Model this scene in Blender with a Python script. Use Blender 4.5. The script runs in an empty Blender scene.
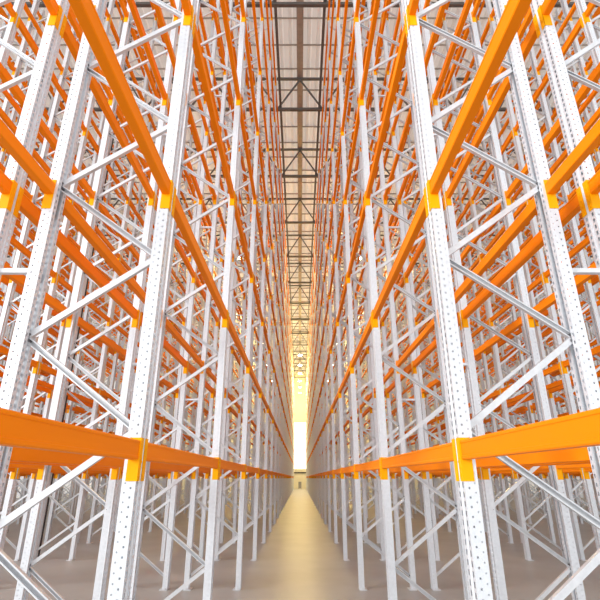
import bpy, math, random
from mathutils import Vector, Matrix
random.seed(7)
SC = bpy.context.scene
COL = SC.collection
PI = math.pi

# ------------------------------------------------------------------ dimensions (metres)
EYE = 1.65
W = 0.94                 # half width of the aisle
PW, PD = 0.124, 0.080     # post: face width (along the aisle), depth
FD = 0.900               # upright frame depth over the posts
GAP = 0.255              # gap between back-to-back frames
AISLE = 2 * W
Y1, PITCH, NBAY = 2.91, 2.80, 27
TOP = 16.7              # post height
L0, DL, NLEV = 1.750, 1.812, 9    # underside of the first beam, beam pitch
BH, BT = 0.107, 0.058    # beam height, thickness
LBEAM = PITCH - PW - 0.008
TRUSS_Z0, TRUSS_Z1 = 17.15, 18.95
DECK = 19.26
HALF = 23.5

def fy(i): return Y1 + (i - 1) * PITCH

# rows: lateral offset of the row's open (aisle) face and which way it looks (+1 looks to the centre aisle)
ROWS = []
x = W
for r in range(5):
    ROWS.append((x, +1)); x += FD + GAP + FD
    ROWS.append((x, -1)); x += AISLE
# ------------------------------------------------------------------ materials
def nodes(name):
    m = bpy.data.materials.new(name); m.use_nodes = True
    nt = m.node_tree; b = nt.nodes['Principled BSDF']
    return m, nt, b
def N(nt, t, **kw):
    n = nt.nodes.new(t)
    for k, v in kw.items():
        if k.startswith('i_'): n.inputs[k[2:].replace('_', ' ')].default_value = v
        else: setattr(n, k, v)
    return n
def mat(name, rgb, rough=0.5, metal=0.0, var=0.06, scale=8.0, bump=0.0, stretch=None):
    m, nt, b = nodes(name)
    tc = N(nt, 'ShaderNodeTexCoord')
    mp = N(nt, 'ShaderNodeMapping')
    if stretch: mp.inputs['Scale'].default_value = stretch
    ns = N(nt, 'ShaderNodeTexNoise'); ns.inputs['Scale'].default_value = scale; ns.inputs['Detail'].default_value = 4
    nt.links.new(tc.outputs['Object'], mp.inputs['Vector']); nt.links.new(mp.outputs['Vector'], ns.inputs['Vector'])
    cr = N(nt, 'ShaderNodeValToRGB')
    cr.color_ramp.elements[0].position = 0.3; cr.color_ramp.elements[1].position = 0.7
    cr.color_ramp.elements[0].color = tuple(max(0, c * (1 - var)) for c in rgb) + (1,)
    cr.color_ramp.elements[1].color = tuple(min(1, c * (1 + var)) for c in rgb) + (1,)
    nt.links.new(ns.outputs['Fac'], cr.inputs['Fac']); nt.links.new(cr.outputs['Color'], b.inputs['Base Color'])
    b.inputs['Roughness'].default_value = rough; b.inputs['Metallic'].default_value = metal
    if bump:
        bp = N(nt, 'ShaderNodeBump'); bp.inputs['Strength'].default_value = bump; bp.inputs['Distance'].default_value = 0.01
        nt.links.new(ns.outputs['Fac'], bp.inputs['Height']); nt.links.new(bp.outputs['Normal'], b.inputs['Normal'])
    return m
def emit(name, rgb, s):
    m, nt, b = nodes(name)
    b.inputs['Base Color'].default_value = rgb + (1,)
    b.inputs['Emission Color'].default_value = rgb + (1,); b.inputs['Emission Strength'].default_value = s
    return m
M_ZINC = mat('galvanized_steel', (0.72, 0.757, 0.80), 0.42, 0.2, 0.05, 30)
M_BRACE = mat('galvanized_bracing', (0.70, 0.72, 0.745), 0.36, 0.5, 0.06, 30)
M_BOLT = mat('dark_bolt', (0.16, 0.16, 0.17), 0.4, 0.6, 0.05, 40)
M_ORANGE = mat('orange_paint', (1.0, 0.25, 0.001), 0.5, 0.0, 0.05, 1.5, stretch=(6, .6, 6))
M_YELLOW = mat('yellow_orange_paint', (1.0, 0.43, 0.001), 0.5, 0.0, 0.04, 6)
M_TRUSS = mat('grey_truss_steel', (0.15, 0.14, 0.13), 0.6, 0.1, 0.1, 5)
M_PURLIN = mat('brown_grey_purlin', (0.40, 0.34, 0.29), 0.6, 0.0, 0.1, 5)
M_PIPE = mat('black_pipe', (0.03, 0.03, 0.035), 0.45, 0.0, 0.1, 5)
M_DECK = mat('roof_deck', (0.80, 0.75, 0.70), 0.7, 0.0, 0.07, 0.8, stretch=(1, .15, 1))
# translucency added to brighten the roof: a little daylight comes through it
nt = M_DECK.node_tree; tl = N(nt, 'ShaderNodeBsdfTranslucent'); tl.inputs['Color'].default_value = (.80, .74, .68, 1)
mx = N(nt, 'ShaderNodeMixShader'); mx.inputs['Fac'].default_value = .26
pb = nt.nodes['Principled BSDF']; out = nt.nodes['Material Output']
nt.links.new(pb.outputs[0], mx.inputs[1]); nt.links.new(tl.outputs[0], mx.inputs[2]); nt.links.new(mx.outputs[0], out.inputs['Surface'])
for m_ in (M_ORANGE, M_YELLOW): m_.node_tree.nodes['Principled BSDF'].inputs['Specular IOR Level'].default_value = .12
M_FLOOR = mat('concrete', (0.36, 0.35, 0.335), 0.42, 0.0, 0.08, 1.2)
M_WALL = mat('end_wall_cladding', (0.84, 0.79, 0.64), 0.6, 0.0, 0.04, 1.0)
M_GREY = mat('grey_plastic', (0.30, 0.30, 0.30), 0.5, 0.0, 0.05, 8)
M_DARK = mat('dark_rubber', (0.05, 0.05, 0.05), 0.6, 0.0, 0.05, 8)
M_HOUSING = mat('lamp_housing', (0.5, 0.5, 0.5), 0.4, 0.5, 0.03, 8)
M_LAMP = emit('lit_lamp', (1.0, 0.86, 0.55), 60)
M_PANE = emit('daylit_pane', (1.0, 0.96, 0.84), 1.5)

# ------------------------------------------------------------------ mesh helpers
class MB:
    def __init__(s): s.v, s.f, s.m = [], [], []
    def quad(s, a, b, c, d, mi=0):
        n = len(s.v); s.v += [a, b, c, d]; s.f.append((n, n+1, n+2, n+3)); s.m.append(mi)
    def box(s, x0, x1, y0, y1, z0, z1, mi=0, T=None):
        P = [Vector((x, y, z)) for z in (z0, z1) for y in (y0, y1) for x in (x0, x1)]
        if T: P = [T @ p for p in P]
        n = len(s.v); s.v += [tuple(p) for p in P]
        for f in ((0,2,3,1), (4,5,7,6), (0,1,5,4), (2,6,7,3), (0,4,6,2), (1,3,7,5)):
            s.f.append(tuple(n+k for k in f)); s.m.append(mi)
    def prism(s, prof, T, l0, l1, mi=0, closed=True, caps=True):
        """profile of (a,b) swept along local z by matrix T"""
        k = len(prof); n = len(s.v)
        for l in (l0, l1): s.v += [tuple(T @ Vector((a, b, l))) for a, b in prof]
        for j in range(k if closed else k-1):
            q = (j+1) % k; s.f.append((n+j, n+q, n+k+q, n+k+j)); s.m.append(mi)
        if closed and caps:
            s.f.append(tuple(n+j for j in reversed(range(k)))); s.m.append(mi)
            s.f.append(tuple(n+k+j for j in range(k))); s.m.append(mi)
    def add(s, o, T=None):
        n = len(s.v); s.v += [tuple(T @ Vector(v)) for v in o.v] if T else o.v
        s.f += [tuple(n+k for k in f) for f in o.f]; s.m += o.m
    def mesh(s, name, *mats):
        me = bpy.data.meshes.new(name); me.from_pydata(s.v, [], s.f)
        for m in mats: me.materials.append(m)
        if len(mats) > 1: me.polygons.foreach_set('material_index', s.m)
        me.update(); return me
def link(name, data, parent=None, loc=None, rz=0.0):
    o = bpy.data.objects.new(name, data); COL.objects.link(o)
    if parent: o.parent = parent
    if loc is not None: o.location = loc
    if rz: o.rotation_euler = (0, 0, rz)
    return o
def tag(o, label, cat, group=None, kind='thing'):
    o['label'] = label; o['category'] = cat; o['kind'] = kind
    if group: o['group'] = group
    return o
def struct(o): o['kind'] = 'structure'; return o
def along(a, b, up=(0, 1, 0)):
    """matrix whose z axis runs a->b and whose x axis stays close to `up`"""
    a, b = Vector(a), Vector(b); z = (b-a).normalized(); u = Vector(up)
    y = z.cross(u).normalized(); xx = y.cross(z)
    return Matrix(((xx.x, y.x, z.x, a.x), (xx.y, y.y, z.y, a.y), (xx.z, y.z, z.z, a.z), (0, 0, 0, 1))), (b-a).length

# ------------------------------------------------------------------ post: folded open channel, closed face at x=0, open towards +x
def perforated(mb, p, u, wid, holes, z0, z1, pitch):
    """a sheet from p along u (unit), holes: [(centre, width, height, phase)]"""
    P = lambda s, z: (p[0] + u[0]*s, p[1] + u[1]*s, z)
    s = 0.0
    for c, w, h, ph in holes:
        mb.quad(P(s, z0), P(c-w/2, z0), P(c-w/2, z1), P(s, z1))
        z = z0; k = 0
        while True:
            zc = z0 + ph + k*pitch; k += 1
            if zc + h/2 > z1 - .01: break
            mb.quad(P(c-w/2, z), P(c+w/2, z), P(c+w/2, zc-h/2), P(c-w/2, zc-h/2)); z = zc + h/2
        mb.quad(P(c-w/2, z), P(c+w/2, z), P(c+w/2, z1), P(c-w/2, z1))
        s = c + w/2
    mb.quad(P(s, z0), P(wid, z0), P(wid, z1), P(s, z1))
def post_mesh(fine):
    mb = MB(); h = PW/2; z0, z1 = 0.012, TOP
    if fine:
        # face with a shallow central groove and two columns of slots
        perforated(mb, (0, -h), (0, 1), .046, [(.026, .018, .030, .05)], z0, z1, .05)
        mb.quad((0, -h+.046, z0), (.010, -h+.050, z0), (.010, -h+.050, z1), (0, -h+.046, z1))
        mb.quad((.010, -h+.050, z0), (.010, h-.050, z0), (.010, h-.050, z1), (.010, -h+.050, z1))
        mb.quad((.010, h-.050, z0), (0, h-.046, z0), (0, h-.046, z1), (.010, h-.050, z1))
        perforated(mb, (0, h-.046), (0, 1), .046, [(.020, .018, .030, .05)], z0, z1, .05)
        for sy in (-1, 1):
            yy = sy*h
            perforated(mb, (0, yy), (1, 0), PD, [(.026, .0095, .011, .035), (.060, .006, .008, .06)], z0, z1, .05)
            perforated(mb, (PD, yy), (0, -sy), .040, [(.016, .013, .022, .05)], z0, z1, .05)
            mb.quad((PD, sy*(h-.040), z0), (PD-.012, sy*(h-.040), z0), (PD-.012, sy*(h-.040), z1), (PD, sy*(h-.040), z1))
    else:
        pr = [(PD-.012, -h+.040), (PD, -h+.040), (PD, -h), (0, -h), (0, -.014), (.010, -.010), (.010, .010), (0, .014),
              (0, h), (PD, h), (PD, h-.040), (PD-.012, h-.040)]
        mb.prism(pr, Matrix.Identity(4), z0, z1, closed=False)
    return mb.mesh('post', M_ZINC)
ME_POST = [post_mesh(False), post_mesh(True)]
def foot_mesh():
    mb = MB(); mb.box(0, PD+.04, -.085, .085, 0, .012)
    for sy in (-.072, .072):
        mb.box(PD/2-.012, PD/2+.012, sy-.01, sy+.01, .012, .03)
    return mb.mesh('base_plate', M_BRACE)
ME_FOOT = foot_mesh()
# bracing: lipped channels zigzagging between the posts
BZ0, BDZ = 0.754, 0.583
XA, XB = PD*.80, FD - PD*.80
def brace_mb(up):
    """from the front node (z=0) to the rear node; up=+1 rises to the rear"""
    mb = MB()
    a = Vector((XA, 0, .008*up)); b = Vector((XB, 0, up*(BDZ-.008)))
    T, L = along(a, b, (0, 1, 0))
    w, d, lip = .0195, .028, .008
    s = 1 if up > 0 else -1            # which way the channel opens along the aisle
    pr = [(s*d/2, w-lip), (s*d/2, w), (-s*d/2, w), (-s*d/2, -w), (s*d/2, -w), (s*d/2, -w+lip)]
    mb.prism(pr, T, 0, L, closed=False)
    for e in (.02, L-.02):
        mb.prism([(math.cos(t*PI/3)*.009, math.sin(t*PI/3)*.009) for t in range(6)],
                 T @ Matrix.Translation((0, 0, e)) @ Matrix.Rotation(PI/2, 4, 'Y'), -.024, .024, 1)
    return mb
NBR = 27
BR = {+1: brace_mb(1), -1: brace_mb(-1)}
ME_BR = {k: v.mesh('brace', M_BRACE, M_BOLT) for k, v in BR.items()}
def brace_at(k): # height of the front node and direction of brace k
    return (BZ0 + BDZ*(k-1), +1) if k % 2 else (BZ0 + BDZ*k, -1)
# node heights: front nodes at BZ0 + 2k*BDZ, rear nodes at BZ0 + (2k+1)*BDZ
mb = MB()
for k in range(NBR):
    z, up = brace_at(k); mb.add(BR[up], Matrix.Translation((0, 0, z)))
ME_LATTICE = mb.mesh('bracing', M_BRACE, M_BOLT)

def make_frame(xoff, side, look, i, label, detail):
    # look +1: closed face looks towards the centre aisle
    rz = 0.0 if side*look > 0 else PI
    root = link('upright_frame', None, loc=(side*xoff, fy(i), 0), rz=rz)
    root.empty_display_size = .2
    tag(root, label, 'rack frame', 'upright frames of the pallet racks')
    fine = 1 if detail else 0
    p = link('post', ME_POST[fine], root)
    q = link('post', ME_POST[fine], root, (FD, 0, 0), PI)
    link('base_plate', ME_FOOT, p); link('base_plate', ME_FOOT, q)
    if detail:
        for k in range(NBR):
            z, up = brace_at(k)
            link('brace', ME_BR[up], root, (0, 0, z))
    else:
        link('bracing', ME_LATTICE, root)
    return root

# ------------------------------------------------------------------ beam: stepped box with hook-on end connectors
def beam_mb():
    mb = MB(); h, t = BH, BT
    # (x, z) outline seen along the beam; x=0 is the outer face
    pr = [(0, .006), (.004, .0), (t-.004, 0), (t, .004), (t, h-.026), (t-.016, h-.026), (t-.016, h-.004), (t-.020, h), (.004, h), (0, h-.006),
          (0, h-.016), (.003, h-.019), (.003, .022), (0, .019)]
    T = Matrix(((1, 0, 0, 0), (0, 0, 1, 0), (0, 1, 0, 0), (0, 0, 0, 1)))
    mb.prism(pr[::-1], T, -LBEAM/2, LBEAM/2)
    return mb
CH = 0.240
def conn_mb(sy):
    """end connector at the end y = sy*LBEAM/2: plate against the post side and lip round its face"""
    mb = MB(); y0 = sy*(LBEAM/2); a, b = sorted((y0, y0 + sy*.0038))
    z1 = BH + .016; z0 = z1 - CH
    mb.box(-.005, .060, a, b, z0, z1)
    c, d = sorted((y0, y0 + sy*.050))
    mb.box(-.0055, -.0015, c, d, z0, z1)
    for k in range(4):                     # hooks standing a little proud of the lip
        zz = z0 + .032 + k*.05
        c, d = sorted((y0 + sy*.020, y0 + sy*.034))
        mb.box(-.009, -.0055, c, d, zz-.011, zz+.011, 1)
    # safety pin
    c, d = sorted((y0 + sy*.036, y0 + sy*.044))
    mb.box(-.010, -.0055, c, d, z0+.10, z0+.112, 1)
    return mb
ME_BEAM = beam_mb().mesh('load_beam', M_ORANGE)
ME_CON = {s: conn_mb(s).mesh('end_connector', M_YELLOW, M_YELLOW) for s in (-1, 1)}
ME_BEAMALL = MB(); ME_BEAMALL.add(beam_mb())
for s in (-1, 1):
    c = conn_mb(s); c.m = [1]*len(c.m); ME_BEAMALL.add(c)

def beam_place(side, r, face, bay, lev):
    xoff, look = ROWS[r]
    aisle_side = xoff if look > 0 else xoff            # the row's aisle face
    # face 0 = aisle face of the row, 1 = its rear face
    xx = xoff if face == 0 else xoff + look*FD
    d = look if face == 0 else -look
    rz = 0.0 if side*d > 0 else PI
    return (side*xx, (fy(bay)+fy(bay+1))/2, L0 + DL*lev), rz

ORD = ['zeroth', 'first', 'second', 'third', 'fourth', 'fifth', 'sixth', 'seventh', 'eighth', 'ninth', 'tenth', 'eleventh', 'twelfth',
       'thirteenth', 'fourteenth', 'fifteenth', 'sixteenth', 'seventeenth', 'eighteenth', 'nineteenth', 'twentieth', 'twenty-first',
       'twenty-second', 'twenty-third', 'twenty-fourth', 'twenty-fifth', 'twenty-sixth', 'twenty-seventh', 'twenty-eighth']
ROWN = ['innermost', 'second', 'third', 'fourth', 'fifth', 'sixth', 'seventh', 'eighth', 'ninth', 'tenth']
LEVN = ['lowest level'] + ['%s level up' % ORD[k+1] for k in range(1, 9)]
SIDEN = {-1: 'left', 1: 'right'}

#BEGIN_SELECT
FRAMES = """001 002 003 004 005 006 007 008 009 00a 00b 00c 00d 00e 00f 00g 00h 00i 00j 00k 00l 00m
00n 00o 00p 00q 00r 011 012 013 014 015 016 017 018 019 01a 01b 01c 01d 01e 01f 01g 01h
01i 01k 01l 022 023 024 025 026 027 028 029 02a 02b 02c 02d 02e 02f 02g 02h 02i 033 034
035 036 037 038 039 03a 03b 03c 03d 03f 03g 03h 03i 044 045 046 047 048 049 04b 04c 04d
04e 04f 04g 04h 04i 054 055 056 057 058 059 05a 05c 05d 05e 05f 05g 05h 05i 066 067 068
06a 06b 06c 06f 06g 06h 077 078 079 07a 07b 07c 07d 07e 07h 07i 089 08b 08d 08e 08f 08g
09a 09b 09c 09e 09f 09g 09h 101 102 103 104 105 106 107 108 109 10a 10b 10c 10d 10e 10f
10g 10h 10i 10j 10k 10l 10m 10n 10o 10p 10q 10r 111 112 113 114 115 116 117 118 119 11a
11b 11c 11d 11e 11f 11g 11h 11i 11k 11l 122 123 124 125 126 127 128 129 12a 12b 12c 12d
12e 12f 12g 12h 12i 133 134 135 136 137 138 139 13a 13b 13c 13d 13f 13g 13h 13i 144 145
146 147 148 149 14b 14c 14d 14e 14f 14g 14h 14i 154 155 156 157 158 159 15a 15c 15d 15e
15f 15g 15h 15i 166 167 168 16a 16b 16c 16f 16g 16h 177 178 179 17a 17b 17c 17d 17e 17h
17i 189 18b 18c 18d 18e 18f 18g 19a 19b 19c 19d 19e 19f 19g 19h"""
BEAMS = """00000 00001 00010 00011 00012 00013 00020 00021 00022 00023 00024 00030 00031 00032 00033 00034 00035 00040 00041 00042 00043 00044
00045 00046 00047 00051 00052 00053 00054 00055 00056 00057 00058 00065 00066 00067 00068 00101 00110 00111 00120 00121 00123 00124
00130 00131 00133 00134 00135 00140 00141 00143 00144 00145 00146 00147 01010 01011 01012 01013 01020 01021 01022 01023 01024 01030
01031 01032 01033 01034 01041 01043 01044 01101 01110 01111 01112 01113 01120 01121 01122 01123 01124 01130 01131 01132 01133 01134
01135 01151 01152 01153 01154 01155 02020 02021 02022 02023 02024 02030 02031 02032 02033 02034 02040 02041 02042 02043 02044 02046
02051 02064 02072 02073 02074 02123 02131 02133 02135 02141 02143 02145 03032 03033 03035 03041 03042 03043 03045 03051 03052 03053
03055 03124 03131 03132 03134 03141 03142 03144 03152 03154 04044 04045 04051 04052 04054 04062 04067 05154 10000 10001 10010 10011
10012 10013 10020 10021 10022 10023 10024 10030 10031 10032 10033 10034 10035 10040 10041 10042 10043 10044 10045 10046 10047 10051
10052 10053 10054 10055 10056 10057 10058 10065 10066 10067 10068 10101 10110 10111 10120 10121 10123 10124 10130 10131 10133 10134
10135 10140 10141 10143 10144 10145 10146 10147 11010 11011 11012 11013 11020 11021 11022 11023 11024 11030 11031 11032 11033 11034
11041 11043 11044 11101 11110 11111 11112 11113 11120 11121 11122 11123 11124 11130 11131 11132 11133 11134 11135 11151 11152 11153
11154 11155 12020 12021 12022 12023 12024 12030 12031 12032 12033 12034 12040 12041 12042 12043 12044 12046 12051 12064 12072 12073
12074 12123 12131 12133 12135 12141 12143 12145 13032 13033 13035 13041 13042 13043 13045 13051 13052 13053 13055 13124 13131 13132
13134 13141 13142 13144 13152 13154 14044 14045 14051 14052 14054 14062 14067 15154"""
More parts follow.
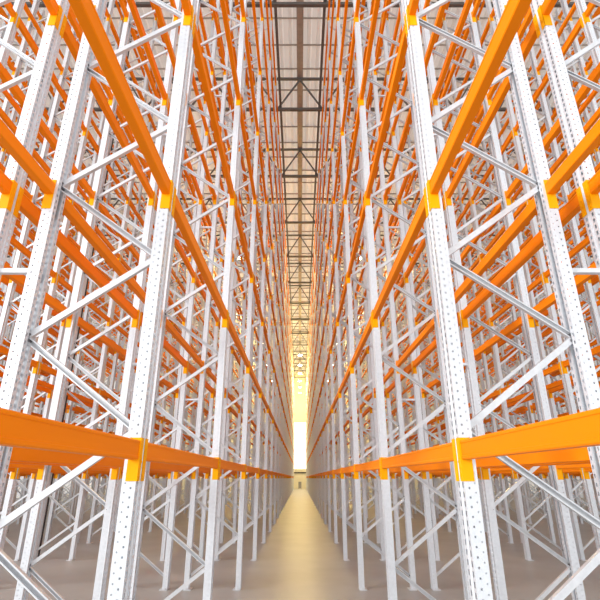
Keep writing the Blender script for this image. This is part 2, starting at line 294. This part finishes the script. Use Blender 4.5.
STUFF = """00002 00014 00025 00026 00036 00037 00038 00048 00050 00060 00061 00062 00063 00064 00070 00071 00072 00073 00074 00075 00076 00077
00078 00080 00081 00082 00083 00084 00085 00086 00087 00088 00090 00091 00092 00093 00094 00095 00096 00097 00098 000a0 000a1 000a2
000a3 000a4 000a5 000a6 000a7 000a8 000b0 000b1 000b2 000b3 000b4 000b5 000b6 000b7 000b8 000c0 000c1 000c2 000c3 000c4 000c5 000c6
000c7 000c8 000d0 000d1 000d2 000d3 000d4 000d5 000d6 000d7 000d8 000e0 000e1 000e2 000e3 000e4 000e5 000e6 000e7 000e8 000f0 000f1
000f2 000f3 000f4 000f5 000f6 000f7 000f8 000g0 000g1 000g2 000g3 000g4 000g5 000g6 000g7 000g8 000h0 000h1 000h2 000h3 000h4 000h5
000h6 000h7 000h8 000i0 000i1 000i2 000i3 000i4 000i5 000i6 000i7 000i8 000j1 000j2 000j3 000j4 000j5 000j6 000j7 000j8 000k0 000k1
000k2 000k3 000k4 000k5 000k7 000k8 000l0 000l1 000l3 000l4 000l5 000l6 000l7 000l8 000m0 000m1 000m2 000m3 000m6 000m7 000m8 000n2
000n3 000n4 000n5 000n6 000o0 000o1 000o2 000o6 000o7 000o8 000p2 000p3 000p4 000p5 000p6 000q0 000q1 000q2 000q7 000q8 00102 00113
00114 00122 00125 00126 00132 00136 00137 00138 00148 00150 00151 00152 00153 00154 00155 00156 00157 00158 00160 00161 00163 00164
00165 00166 00167 00168 00170 00171 00173 00174 00175 00176 00177 00178 00180 00181 00183 00184 00185 00186 00187 00188 00190 00191
00193 00194 00195 00196 00197 00198 001a0 001a1 001a3 001a4 001a5 001a6 001a7 001a8 001b0 001b1 001b3 001b4 001b5 001b6 001b7 001b8
001c0 001c1 001c8 001d0 001d1 001d3 001d4 001d5 001d6 001d7 001d8 001f0 001f1 001f3 001f4 001f5 001f6 001f7 001f8 001h4 001h6 001h8
001k8 01014 01026 01035 01036 01037 01038 01040 01042 01046 01048 01050 01051 01052 01053 01054 01056 01058 01070 01071 01072 01073
01074 01076 01078 01080 01081 01082 01083 01084 01086 01088 010a0 010a1 010a2 010a3 010a4 010a6 010a8 010c2 010c4 010c8 010d1 010d6
010e1 010e2 010e3 010e6 010f1 010f3 010f4 010f6 010f8 010g1 010g2 010g6 010h1 010p1 01102 01114 01125 01126 01136 01138 01140 01141
01142 01143 01144 01145 01146 01148 01150 01156 01158 01160 01161 01162 01163 01164 01165 01166 01168 01170 01171 01172 01173 01174
01175 01176 01178 01181 01182 01183 01190 01191 01192 01193 01194 01195 01196 01198 011a0 011a1 011a2 011a3 011a4 011a5 011a6 011a8
011b0 011b1 011b2 011b3 011b4 011b6 011b8 011c0 011c1 011c2 011c3 011c4 011c5 011c6 011c8 011d1 011d2 011d3 011d8 011e5 011f2 011f3
011f5 011h1 011h3 011h5 011k2 02014 02026 02036 02038 02048 02050 02052 02053 02054 02056 02058 02060 02061 02062 02063 02066 02068
02070 02071 02075 02076 02078 02080 02081 02082 02083 02084 02086 02088 02090 02091 02092 02093 02094 02096 02098 020b0 020b1 020b2
020b3 020b4 020b5 020b6 020b8 020c0 020c1 020c2 020c3 020c4 020c5 020c6 020c8 020e0 020e2 020e3 020e4 020e6 020e8 020g0 020g1 020g2
020g4 020g6 020g8 020h0 020h1 020h2 020h3 020h4 020h5 020h6 020h8 02122 02124 02125 02126 02130 02132 02134 02136 02137 02138 02140
02142 02144 02146 02147 02148 02150 02151 02153 02154 02155 02156 02157 02158 02160 02161 02162 02163 02164 02165 02166 02167 02168
02170 02171 02173 02174 02175 02176 02177 02178 02180 02181 02182 02183 02184 02185 02186 02187 02188 02190 02191 02192 02193 02194
02195 02196 02197 02198 021a3 021a4 021a5 021a6 021a7 021a8 021b0 021b1 021b3 021b4 021b5 021b6 021b7 021b8 021d1 021e0 021e1 021e2
021e3 021e4 021e5 021e6 021e7 021e8 021g0 021g1 021g2 021g3 021g5 021g6 021g7 021g8 03025 03026 03031 03036 03037 03040 03046 03047
03050 03056 03057 03060 03061 03062 03063 03065 03066 03067 03080 03081 03082 03083 03085 03086 03087 03091 03092 03093 03095 03096
030a0 030a1 030a2 030a3 030a5 030a6 030a7 030b2 030c0 030c1 030c3 030c5 030c7 030d2 030d3 030d7 030h1 030h2 030h3 030h6 030h7 03125
03126 03130 03135 03136 03138 03140 03145 03146 03148 03150 03151 03155 03156 03158 03170 03171 03172 03174 03175 03176 03178 03180
03181 03182 03184 03185 03186 03188 03191 03192 03194 03195 03196 03198 031a0 031a1 031a2 031a4 031a5 031a6 031a8 031b1 031b2 031b4
031b5 031b6 031b8 031e0 031e1 031e2 031e4 031e5 031e6 031e8 031f0 031f1 031f2 031f4 031f5 031f6 031f8 031h1 031h2 031h4 031h5 031h8
04035 04036 04037 04038 04042 04043 04046 04047 04048 04050 04053 04055 04056 04057 04058 04060 04061 04063 04064 04065 04066 04068
04070 04071 04072 04073 04074 04075 04076 04077 04078 04080 04081 04082 04083 04084 04085 04086 04087 04088 040a0 040a1 040a2 040a3
040a4 040a5 040a6 040a7 040a8 040b0 040b1 040b2 040b3 040b4 040b5 040b6 040b7 040b8 040c0 040c1 040c2 040c4 040c5 040c7 040c8 040d1
040d2 040d3 040d4 040d5 040d6 040d7 040d8 040e2 040e4 040e5 040f0 040f1 040f2 040f3 040f4 040f5 040f6 040f7 040f8 040h0 040h2 040h3
040h4 040h5 040h7 040h8 04143 04144 04146 04147 04150 04152 04153 04157 04160 04162 04163 04164 04167 04170 04172 04173 04177 04180
04182 04183 04187 041b0 041b2 041b3 041b7 041c2 041c3 041c4 041c7 041e3 041e4 041e7 041h2 041h3 041h7 05046 05047 05048 05052 05053
05054 05055 05056 05057 05058 05060 05062 05063 05064 05065 05066 05067 05068 05070 05072 05073 05074 05075 05076 05077 05078 05080
05082 05083 05084 05085 05086 05087 05088 05090 05092 05093 05094 05095 05096 05097 05098 050a4 050a5 050c2 050c3 050c4 050c5 050c6
050c7 050c8 050d0 050d2 050d3 050d4 050d5 050d6 050d7 050d8 050e2 050e3 050e6 050e8 050g2 050g3 050g4 050g5 050g6 050g7 050g8 050h5
050h8 05138 05148 05150 05152 05153 05158 05160 05162 05163 05164 05168 05170 05172 05173 05174 05178 05180 05182 05183 05184 05188
05192 05193 05194 05198 051b0 051b2 051b3 051b4 051b8 051c0 051c2 051c3 051c4 051c8 051d2 051d3 051e2 051e3 051e4 051f3 051f4 051f8
051g4 051h2 051h3 051h4 051h8 06057 06062 06063 06064 06065 06066 06067 06070 06072 06073 06075 06076 06077 06080 06082 06083 06084
06085 06086 06087 06090 06092 06093 06094 06095 06096 06097 060a0 060a2 060a3 060a4 060a5 060a6 060a7 060b0 060b2 060b3 060b4 060b5
060b6 060b7 060c7 060e2 060e3 060e4 060e5 060e7 060f0 060f2 060f3 060f4 060f5 060f6 060f7 060g0 060g2 060g4 060g5 060g6 060g7 060h5
06166 06173 06180 06182 06183 06192 061a0 061a2 061a3 061a6 061b0 061b2 061b3 061c2 061g2 061h2 07068 07073 07074 07076 07077 07078
07082 07084 07087 07088 07092 07094 07096 07097 07098 070a4 070b2 070b4 070b6 070b7 070b8 070c2 070c4 070c7 070c8 070d2 070d4 070d7
070d8 070e4 070h2 070h4 070h7 07174 07176 07182 07184 07186 07190 07192 07194 07196 071a2 071a4 071a6 071b2 071b4 071b6 071c2 071c4
071c6 071g2 071g6 071h2 071h4 071h6 08084 08088 080a0 080a2 080a4 080a8 080c2 080c4 080c8 080d8 080e0 080e2 080e4 080e8 080f2 080f4
08187 08188 08195 08197 081a7 081b0 081b4 081b5 081b7 081d4 081d5 081d7 081e0 081e3 081e4 081e5 081e7 081e8 081f0 081f5 081f7 081g5
081g7 09095 09096 09097 09098 090b0 090b3 090b5 090b8 090c3 090c5 090c6 090e3 090e5 090e6 090e8 090f0 090f5 090f6 090g5 090g6 090g8
090h5 090h6 09194 09197 09198 091a3 091a8 091b3 091b4 091b8 091d3 091d4 091d8 091e8 091f0 091f3 091f4 091f5 091f7 091f8 091g8 10002
10014 10025 10026 10036 10037 10038 10048 10050 10060 10061 10062 10063 10064 10070 10071 10072 10073 10074 10075 10076 10077 10078
10080 10081 10082 10083 10084 10085 10086 10087 10088 10090 10091 10092 10093 10094 10095 10096 10097 10098 100a0 100a1 100a2 100a3
100a4 100a5 100a6 100a7 100a8 100b0 100b1 100b2 100b3 100b4 100b5 100b6 100b7 100b8 100c0 100c1 100c2 100c3 100c4 100c5 100c6 100c7
100c8 100d0 100d1 100d2 100d3 100d4 100d5 100d6 100d7 100d8 100e0 100e1 100e2 100e3 100e4 100e5 100e6 100e7 100e8 100f0 100f1 100f2
100f3 100f4 100f5 100f6 100f7 100f8 100g0 100g1 100g2 100g3 100g4 100g5 100g6 100g7 100g8 100h0 100h1 100h2 100h3 100h4 100h5 100h6
100h7 100h8 100i0 100i1 100i2 100i3 100i4 100i5 100i6 100i7 100i8 100j1 100j2 100j3 100j4 100j5 100j6 100j7 100j8 100k0 100k1 100k2
100k3 100k4 100k5 100k7 100k8 100l0 100l1 100l3 100l4 100l5 100l6 100l7 100l8 100m0 100m1 100m2 100m3 100m6 100m7 100m8 100n2 100n3
100n4 100n5 100n6 100o0 100o1 100o2 100o6 100o7 100o8 100p2 100p3 100p4 100p5 100p6 100q0 100q1 100q2 100q7 100q8 10102 10113 10114
10122 10125 10126 10132 10136 10137 10138 10148 10150 10151 10152 10153 10154 10155 10156 10157 10158 10160 10161 10163 10164 10165
10166 10167 10168 10170 10171 10173 10174 10175 10176 10177 10178 10180 10181 10183 10184 10185 10186 10187 10188 10190 10191 10193
10194 10195 10196 10197 10198 101a0 101a1 101a3 101a4 101a5 101a6 101a7 101a8 101b0 101b1 101b3 101b4 101b5 101b6 101b7 101b8 101c0
101c1 101c8 101d0 101d1 101d3 101d4 101d5 101d6 101d7 101d8 101f0 101f1 101f3 101f4 101f5 101f6 101f7 101f8 101h4 101h6 101h8 101k8
11014 11026 11035 11036 11037 11038 11040 11042 11046 11048 11050 11051 11052 11053 11054 11056 11058 11070 11071 11072 11073 11074
11076 11078 11080 11081 11082 11083 11084 11086 11088 110a0 110a1 110a2 110a3 110a4 110a6 110a8 110c2 110c4 110c8 110d1 110d6 110e1
110e2 110e3 110e6 110f1 110f3 110f4 110f6 110f8 110g1 110g2 110g6 110h1 110p1 11102 11114 11125 11126 11136 11138 11140 11141 11142
11143 11144 11145 11146 11148 11150 11156 11158 11160 11161 11162 11163 11164 11165 11166 11168 11170 11171 11172 11173 11174 11175
11176 11178 11181 11182 11183 11190 11191 11192 11193 11194 11195 11196 11198 111a0 111a1 111a2 111a3 111a4 111a5 111a6 111a8 111b0
111b1 111b2 111b3 111b4 111b6 111b8 111c0 111c1 111c2 111c3 111c4 111c5 111c6 111c8 111d1 111d2 111d3 111d8 111e5 111f2 111f3 111f5
111h1 111h3 111h5 111k2 12014 12026 12036 12038 12048 12050 12052 12053 12054 12056 12058 12060 12061 12062 12063 12066 12068 12070
12071 12075 12076 12078 12080 12081 12082 12083 12084 12086 12088 12090 12091 12092 12093 12094 12096 12098 120b0 120b1 120b2 120b3
120b4 120b5 120b6 120b8 120c0 120c1 120c2 120c3 120c4 120c5 120c6 120c8 120e0 120e2 120e3 120e4 120e6 120e8 120g0 120g1 120g2 120g4
120g6 120g8 120h0 120h1 120h2 120h3 120h4 120h5 120h6 120h8 12122 12124 12125 12126 12130 12132 12134 12136 12137 12138 12140 12142
12144 12146 12147 12148 12150 12151 12153 12154 12155 12156 12157 12158 12160 12161 12162 12163 12164 12165 12166 12167 12168 12170
12171 12173 12174 12175 12176 12177 12178 12180 12181 12182 12183 12184 12185 12186 12187 12188 12190 12191 12192 12193 12194 12195
12196 12197 12198 121a3 121a4 121a5 121a6 121a7 121a8 121b0 121b1 121b3 121b4 121b5 121b6 121b7 121b8 121d1 121e0 121e1 121e2 121e3
121e4 121e5 121e6 121e7 121e8 121g0 121g1 121g2 121g3 121g5 121g6 121g7 121g8 13025 13026 13031 13036 13037 13040 13046 13047 13050
13056 13057 13060 13061 13062 13063 13065 13066 13067 13080 13081 13082 13083 13085 13086 13087 13091 13092 13093 13095 13096 130a0
130a1 130a2 130a3 130a5 130a6 130a7 130b2 130c0 130c1 130c3 130c5 130c7 130d2 130d3 130d7 130h1 130h2 130h3 130h6 130h7 13125 13126
13130 13135 13136 13138 13140 13145 13146 13148 13150 13151 13155 13156 13158 13170 13171 13172 13174 13175 13176 13178 13180 13181
13182 13184 13185 13186 13188 13191 13192 13194 13195 13196 13198 131a0 131a1 131a2 131a4 131a5 131a6 131a8 131b1 131b2 131b4 131b5
131b6 131b8 131e0 131e1 131e2 131e4 131e5 131e6 131e8 131f0 131f1 131f2 131f4 131f5 131f6 131f8 131h1 131h2 131h4 131h5 131h8 14035
14036 14037 14038 14042 14043 14046 14047 14048 14050 14053 14055 14056 14057 14058 14060 14061 14063 14064 14065 14066 14068 14070
14071 14072 14073 14074 14075 14076 14077 14078 14080 14081 14082 14083 14084 14085 14086 14087 14088 140a0 140a1 140a2 140a3 140a4
140a5 140a6 140a7 140a8 140b0 140b1 140b2 140b3 140b4 140b5 140b6 140b7 140b8 140c0 140c1 140c2 140c4 140c5 140c7 140c8 140d1 140d2
140d3 140d4 140d5 140d6 140d7 140d8 140e2 140e4 140e5 140f0 140f1 140f2 140f3 140f4 140f5 140f6 140f7 140f8 140h0 140h2 140h3 140h4
140h5 140h7 140h8 14143 14144 14146 14147 14150 14152 14153 14157 14160 14162 14163 14164 14167 14170 14172 14173 14177 14180 14182
14183 14187 141b0 141b2 141b3 141b7 141c2 141c3 141c4 141c7 141e3 141e4 141e7 141h2 141h3 141h7 15046 15047 15048 15052 15053 15054
15055 15056 15057 15058 15060 15062 15063 15064 15065 15066 15067 15068 15070 15072 15073 15074 15075 15076 15077 15078 15080 15082
15083 15084 15085 15086 15087 15088 15090 15092 15093 15094 15095 15096 15097 15098 150a4 150a5 150c2 150c3 150c4 150c5 150c6 150c7
150c8 150d0 150d2 150d3 150d4 150d5 150d6 150d7 150d8 150e2 150e3 150e6 150e8 150g2 150g3 150g4 150g5 150g6 150g7 150g8 150h5 150h8
15138 15148 15150 15152 15153 15158 15160 15162 15163 15164 15168 15170 15172 15173 15174 15178 15180 15182 15183 15184 15188 15192
15193 15194 15198 151b0 151b2 151b3 151b4 151b8 151c0 151c2 151c3 151c4 151c8 151d2 151d3 151e2 151e3 151e4 151f3 151f4 151f8 151g4
151h2 151h3 151h4 151h8 16057 16062 16063 16064 16065 16066 16067 16070 16072 16073 16075 16076 16077 16080 16082 16083 16084 16085
16086 16087 16090 16092 16093 16094 16095 16096 16097 160a0 160a2 160a3 160a4 160a5 160a6 160a7 160b0 160b2 160b3 160b4 160b5 160b6
160b7 160c7 160e2 160e3 160e4 160e5 160e7 160f0 160f2 160f3 160f4 160f5 160f6 160f7 160g0 160g2 160g4 160g5 160g6 160g7 160h5 16166
16173 16180 16182 16183 16192 161a0 161a2 161a3 161a6 161b0 161b2 161b3 161c2 161g2 161h2 17068 17073 17074 17076 17077 17078 17082
17084 17087 17088 17092 17094 17096 17097 17098 170a2 170a4 170a7 170a8 170b2 170b4 170b6 170b7 170b8 170c2 170c4 170c7 170c8 170d2
170d4 170d7 170d8 170e4 170h2 170h4 170h7 17174 17176 17182 17184 17186 17190 17192 17194 17196 171a2 171a4 171a6 171b2 171b4 171b6
171c2 171c4 171c6 171g2 171g6 171h2 171h4 171h6 18084 18088 180a0 180a2 180a4 180a8 180b0 180b2 180b4 180b8 180c2 180c4 180c8 180d8
180e0 180e2 180e4 180e8 180f2 180f4 18187 18188 18195 18197 181a7 181b0 181b4 181b5 181b7 181c7 181d4 181d5 181d7 181e0 181e3 181e4
181e5 181e7 181e8 181f0 181f5 181f7 181g5 181g7 19095 19096 19097 19098 190b0 190b3 190b5 190b8 190c3 190c5 190c6 190d5 190d6 190d7
190e3 190e5 190e6 190e8 190f0 190f5 190f6 190g5 190g6 190g8 190h5 190h6 19194 19197 19198 191a3 191a8 191b3 191b4 191b8 191c3 191c7
191c8 191d3 191d4 191d8 191e8 191f0 191f3 191f4 191f5 191f7 191f8 191g8"""
#END_SELECT
def rowmax(r): return NBAY if r < 2 else 18
ALLF = [(s, r, i) for s in (-1, 1) for r in range(len(ROWS)) for i in range(1 if r < 2 else 2, rowmax(r)+1)]
ALLB = [(s, r, f, b, l) for s in (-1, 1) for r in range(len(ROWS)) for f in (0, 1)
        for b in range(0 if r < 2 else 1, rowmax(r)) for l in range(NLEV)]
if FRAMES is None:
    FR, BS, ST = ALLF, ALLB, []
else:
    dec = lambda t: [((-1, 1)[int(c[0])],) + tuple(int(k, 36) for k in c[1:]) for c in t.split()]
    FR, BS, ST = dec(FRAMES), dec(BEAMS), dec(STUFF)

for s, r, i in FR:
    detail = i <= (7 if r < 2 else 5)
    o = make_frame(ROWS[r][0], s, ROWS[r][1], i,
               'galvanized zigzag-braced upright frame, %s row on the %s, %s from the camera' % (ROWN[r], SIDEN[s], ORD[i]), detail)
    o['_key'] = repr(('F', s, r, i))
for s, r, f, b, l in BS:
    loc, rz = beam_place(s, r, f, b, l)
    o = link('load_beam', ME_BEAM, None, loc, rz)
    tag(o, 'orange beam on %s face of %s %s rack row, %s bay, %s' % (
        ('aisle', 'rear')[f], ROWN[r], SIDEN[s], ORD[b+1], LEVN[l]), 'rack beam', 'orange load beams of the racks')
    for e in (-1, 1): link('end_connector', ME_CON[e], o)['label'] = 'yellow-orange end connector'
    o['_key'] = repr(('B', s, r, f, b, l))
if ST:
    mb = MB()
    for k in ST:
        loc, rz = beam_place(*k)
        mb.add(ME_BEAMALL, Matrix.Translation(loc) @ Matrix.Rotation(rz, 4, 'Z'))
    o = link('load_beam', mb.mesh('load_beam', M_ORANGE, M_YELLOW))
    tag(o, 'mass of far-off orange beams seen small through the racks', 'rack beam', None, 'stuff')

# ------------------------------------------------------------------ spacers between the back-to-back rows
mb = MB(); mb.prism([(.02, .016), (-.02, .016), (-.02, -.016), (.02, -.016)], along((0, 0, 0), (1, 0, 0))[0], 0, GAP)
for e in (0, GAP-.004): mb.box(e, e+.004, -.035, .035, -.045, .045)
ME_SP = mb.mesh('row_spacer', M_ZINC)
SPZ = [2.98, 6.55, 10.1]
for s in (-1, 1):
    for i in range(1, 7):
        for kz, z in enumerate(SPZ):
            x0 = W + FD if s > 0 else -(W + FD + GAP)
            o = link('row_spacer', ME_SP, None, (x0, fy(i), z))
            tag(o, 'short zinc spacer joining first and second %s racks, frame %d from camera, %s' % (SIDEN[s], i, ('lowest', 'middle', 'upper')[kz]),
                'row spacer', 'spacers between the back-to-back racks')
            o['_key'] = repr(('S', s, i, kz))

# ------------------------------------------------------------------ floor, roof, end wall
YN, YF = -1.0, fy(NBAY) + 6.0
mb = MB(); mb.box(-HALF-2, HALF+2, YN, YF+.3, -.2, 0)
struct(link('floor', mb.mesh('floor', M_FLOOR)))
# side walls of thin ribbed translucent sheeting
M_SIDE = mat('side_cladding', (0.58, 0.58, 0.60), 0.6, 0.0, 0.05, 1.0)
nt = M_SIDE.node_tree; tl = N(nt, 'ShaderNodeBsdfTranslucent'); tl.inputs['Color'].default_value = (.74, .76, .80, 1)
mx = N(nt, 'ShaderNodeMixShader'); mx.inputs['Fac'].default_value = .35
nt.links.new(nt.nodes['Principled BSDF'].outputs[0], mx.inputs[1]); nt.links.new(tl.outputs[0], mx.inputs[2])
nt.links.new(mx.outputs[0], nt.nodes['Material Output'].inputs['Surface'])
for sx, nm in ((-1, 'wall_left'), (1, 'wall_right')):
    mb = MB(); xw = sx*(HALF+1.5); yy = YN + 4
    while yy < YF - .5:
        for (a, da), (b, db) in (((0, 0), (.5, 0)), ((.5, 0), (.56, .05)), ((.56, .05), (.94, .05)), ((.94, .05), (1.0, 0))):
            mb.quad((xw+sx*da, yy+a, 0), (xw+sx*db, yy+b, 0), (xw+sx*db, yy+b, DECK-.06), (xw+sx*da, yy+a, DECK-.06))
        yy += 1.0
    struct(link(nm, mb.mesh(nm, M_SIDE)))
# dark riser pipe between the third and fourth rows on the left
px = -(ROWS[2][0] + FD + GAP/2)
mb = MB(); mb.prism([(.055*math.cos(t*PI/8), .055*math.sin(t*PI/8)) for t in range(16)], Matrix.Translation((px, 11.75, 0)), 0, TRUSS_Z0-.07)
for z in (2.4, 6.0, 9.6, 13.2):
    mb.prism([(.072*math.cos(t*PI/8), .072*math.sin(t*PI/8)) for t in range(16)], Matrix.Translation((px, 11.75, 0)), z, z+.1)
tag(link('riser_pipe', mb.mesh('riser_pipe', M_PIPE)), 'black vertical riser pipe between the rack rows on the left', 'pipe')
# roof deck: trapezoidal sheeting running along the hall
mb = MB(); p = 0.40; n = int(2*(HALF+2)/p)
for k in range(n):
    x0 = -HALF-2 + k*p
    prof = [(x0, DECK), (x0+.20, DECK), (x0+.24, DECK-.06), (x0+.36, DECK-.06), (x0+p, DECK)]
    for (a, za), (b, zb) in zip(prof, prof[1:]):
        mb.quad((a, YN, za), (b, YN, zb), (b, YF, zb), (a, YF, za))
yy = 1.0
while yy < YF:                       # purlin ribs under the sheeting
    mb.box(-HALF-2, HALF+2, yy-.010, yy+.010, DECK-.15, DECK-.06, 1); yy += 1.25
struct(link('ceiling', mb.mesh('ceiling', M_DECK, M_PURLIN)))
# roof trusses across the hall
def bar_mesh(name, L, sz):
    mb = MB(); mb.box(-L/2, L/2, -sz/2, sz/2, -sz/2, sz/2); return mb.mesh(name, M_TRUSS)
ME_BC = bar_mesh('bottom_chord', 2*HALF, .12); ME_TC = bar_mesh('top_chord', 2*HALF, .10)
DG = {}
for sx in (-1, 1):
    mb = MB(); T, L = along((sx*1.0, 0, .05), (0, 0, TRUSS_Z1-TRUSS_Z0-.05), (0, 1, 0))
    mb.box(-.032, .032, -.032, .032, 0, L, 0, T); DG[sx] = mb.mesh('diagonal', M_TRUSS)
TY = [1.35*15.5*1.02 + (k-4)*4.95 for k in range(0, 17)]
TY = [t for t in TY if 7 < t < YF-1]
for k, t in enumerate(TY):
    root = link('roof_truss', None, loc=(0, t, TRUSS_Z0))
    tag(root, 'dark grey steel roof truss across the hall, %s from the camera' % ORD[k+1], 'roof truss', 'trusses under the roof')
    link('bottom_chord', ME_BC, root); link('top_chord', ME_TC, root, (0, 0, TRUSS_Z1-TRUSS_Z0))
    for j in range(-6, 7):
        for sx in (-1, 1): link('diagonal', DG[sx], root, (2.0*j, 0, 0))
for k, (xx, zz) in enumerate(((-.87, TRUSS_Z0+.06), (.87, TRUSS_Z0+.06), (0, TRUSS_Z1+.05))):
    hw = .14 if xx == 0 else .05
    mb = MB(); mb.box(xx-hw, xx+hw, YN, YF-.1, zz, zz+.06)
    tag(link('tie_bar', mb.mesh('tie_bar', M_PURLIN if xx == 0 else M_TRUSS)), 'long dark steel tie under the roof running %s' %
        ('above the left edge of the aisle', 'above the right edge of the aisle', 'down the middle of the roof')[k], 'roof tie')
# end wall with a tall daylit window and a low door
E = YF
def wall_with_hole(name, x0, x1, z0, z1, holes, m):
    mb = MB(); xs = sorted({x0, x1, *[h[0] for h in holes], *[h[1] for h in holes]}); zs = sorted({z0, z1, *[h[2] for h in holes], *[h[3] for h in holes]})
    for a, b in zip(xs, xs[1:]):
        for c, d in zip(zs, zs[1:]):
            if any(h[0] <= a and b <= h[1] and h[2] <= c and d <= h[3] for h in holes): continue
            mb.box(a, b, E, E+.2, c, d)
    return struct(link(name, mb.mesh(name, m)))
WIN = (-1.9, 1.9, 3.0, 10.6); DOOR = (-1.3, 1.3, 0, 2.45)
wall_with_hole('wall_back', -HALF-2, HALF+2, 0, DECK, [WIN, DOOR], M_WALL)
w = struct(link('window_1', None, loc=(0, E+.1, 0)))
mb = MB(); mb.box(WIN[0], WIN[1], -.01, .01, WIN[2], WIN[3]); link('pane', mb.mesh('pane', M_PANE), w)
mb = MB()
for xx in (WIN[0]+.03, -.65, .65, WIN[1]-.03): mb.box(xx-.03, xx+.03, -.04, -.012, WIN[2], WIN[3])
for k in range(5):
    z = WIN[2]+.03 + k*(WIN[3]-WIN[2]-.06)/4; mb.box(WIN[0], WIN[1], -.045, -.012, z-.03, z+.03)
link('window_frame', mb.mesh('window_frame', M_WALL), w)
d = struct(link('door_1', None, loc=(0, E+.08, 0)))
mb = MB()
for k in range(12): mb.box(DOOR[0], DOOR[1], -.02 - .012*(k % 2), .03, k*.2, k*.2+.2)
link('door_leaf', mb.mesh('door_leaf', M_WALL), d)
mb = MB(); mb.box(DOOR[0]-.1, DOOR[1]+.1, -.16, -.085, 2.38, 2.56); link('door_header', mb.mesh('door_header', M_DARK), d)
# grey bin near the end of the aisle
b = link('waste_bin', None, loc=(-.02, E-1.2, 0))
tag(b, 'small grey bin standing on the floor at the far end of the aisle', 'bin')
mb = MB(); mb.prism([(-.24, -.26), (.24, -.26), (.24, .26), (-.24, .26)], Matrix.Identity(4), .08, .98); link('bin_body', mb.mesh('bin_body', M_GREY), b)
mb = MB(); mb.box(-.27, .27, -.29, .29, .98, 1.05); mb.box(-.2, .2, .24, .3, 1.0, 1.08); link('lid', mb.mesh('lid', M_GREY), b)
for sx in (-1, 1):
    mb = MB(); T = Matrix.Translation((sx*.22, .2, .09)) @ Matrix.Rotation(PI/2, 4, 'Y')
    mb.prism([(math.cos(t*PI/6)*.09, math.sin(t*PI/6)*.09) for t in range(12)], T, -.02, .02); link('wheel', mb.mesh('wheel', M_DARK), b)

# ------------------------------------------------------------------ lamps hung over the aisles towards the far end
def lamp_parts():
    a = MB(); n = 16; pr = [(.05, .34), (.09, .30), (.10, .16), (.22, .02), (.23, 0)]
    for (r0, z0), (r1, z1) in zip(pr, pr[1:]):
        for k in range(n):
            t, u = 2*PI*k/n, 2*PI*(k+1)/n
            a.quad((r0*math.cos(t), r0*math.sin(t), z0), (r0*math.cos(u), r0*math.sin(u), z0), (r1*math.cos(u), r1*math.sin(u), z1), (r1*math.cos(t), r1*math.sin(t), z1))
    b = MB(); b.prism([(.21*math.cos(2*PI*k/n), .21*math.sin(2*PI*k/n)) for k in range(n)], Matrix.Identity(4), -.03, .012)
    c = MB(); c.prism([(.012, .012), (-.012, .012), (-.012, -.012), (.012, -.012)], Matrix.Identity(4), .34, TRUSS_Z0-.06-14.6)
    return a.mesh('lamp_shade', M_HOUSING), b.mesh('bulb_lens', M_LAMP), c.mesh('hanger', M_HOUSING)
LP = lamp_parts()
AX = ROWS[2][0] - W
WARM = (1.0, 0.74, 0.25)
EN = 560
for k, t in enumerate(TY[-6:]):
    EN = 900 if k > 3 else 480
    o = link('pendant_lamp', None, loc=(0, t, 14.6))
    tag(o, 'lit round pendant lamp above the centre aisle, %s from the near end' % ORD[k+1], 'lamp', 'pendant lamps over the aisles')
    for q, me in zip(('lamp_shade', 'bulb_lens', 'hanger'), LP): link(q, me, o)
    L = bpy.data.lights.new('lamp_light', 'POINT'); L.energy = EN; L.color = WARM; L.shadow_soft_size = .25
    link('lamp_light', L, o, (0, 0, -.35))
for sx in (-1, 1):  # unseen lamps over the side aisles, added to warm the roof
    EN = 700
    for k, t in enumerate(TY[3:]):
        if k % 2: continue
        o = link('pendant_lamp', None, loc=(sx*AX, t, 14.6))
        tag(o, 'unseen pendant lamp added over the next aisle to the %s, %s from the near end' % (SIDEN[sx], ORD[k//2+1]), 'lamp', 'pendant lamps over the aisles')
        for q, me in zip(('lamp_shade', 'bulb_lens', 'hanger'), LP): link(q, me, o)
        L = bpy.data.lights.new('lamp_light', 'POINT'); L.energy = EN; L.color = WARM; L.shadow_soft_size = .25
        link('lamp_light', L, o, (0, 0, -.35))

# ------------------------------------------------------------------ daylight
wd = bpy.data.worlds.new('World'); SC.world = wd; wd.use_nodes = True
bg = wd.node_tree.nodes['Background']; bg.inputs['Color'].default_value = (0.97, 0.985, 1.0, 1); bg.inputs['Strength'].default_value = 1.2
S = bpy.data.lights.new('Sun', 'SUN'); S.energy = 3.0; S.angle = math.radians(25); S.color = (1, .99, .98)
so = link('Sun', S, None, (-10, -20, 12))
so.rotation_euler = Vector((0.95, 0.55, -.34)).to_track_quat('-Z', 'Y').to_euler()

# ------------------------------------------------------------------ camera
cd = bpy.data.cameras.new('Camera'); cam = link('Camera', cd, None, (0, 0, EYE))
F, VPY = 463.0, 178.0
cd.sensor_fit = 'HORIZONTAL'; cd.sensor_width = 36.0; cd.lens = 36.0*F/600
cd.clip_start = .05; cd.clip_end = 400
cam.rotation_euler = (PI/2 + math.atan(VPY/F), 0, 0)
SC.camera = cam
SC.view_settings.view_transform = 'Standard'; SC.view_settings.look = 'None'
SC.view_settings.gamma = 1; SC.view_settings.use_curve_mapping = False
SC.view_settings.exposure = 0.1
for o_ in bpy.data.objects:
    if '_key' in o_: del o_['_key']   #STRIP
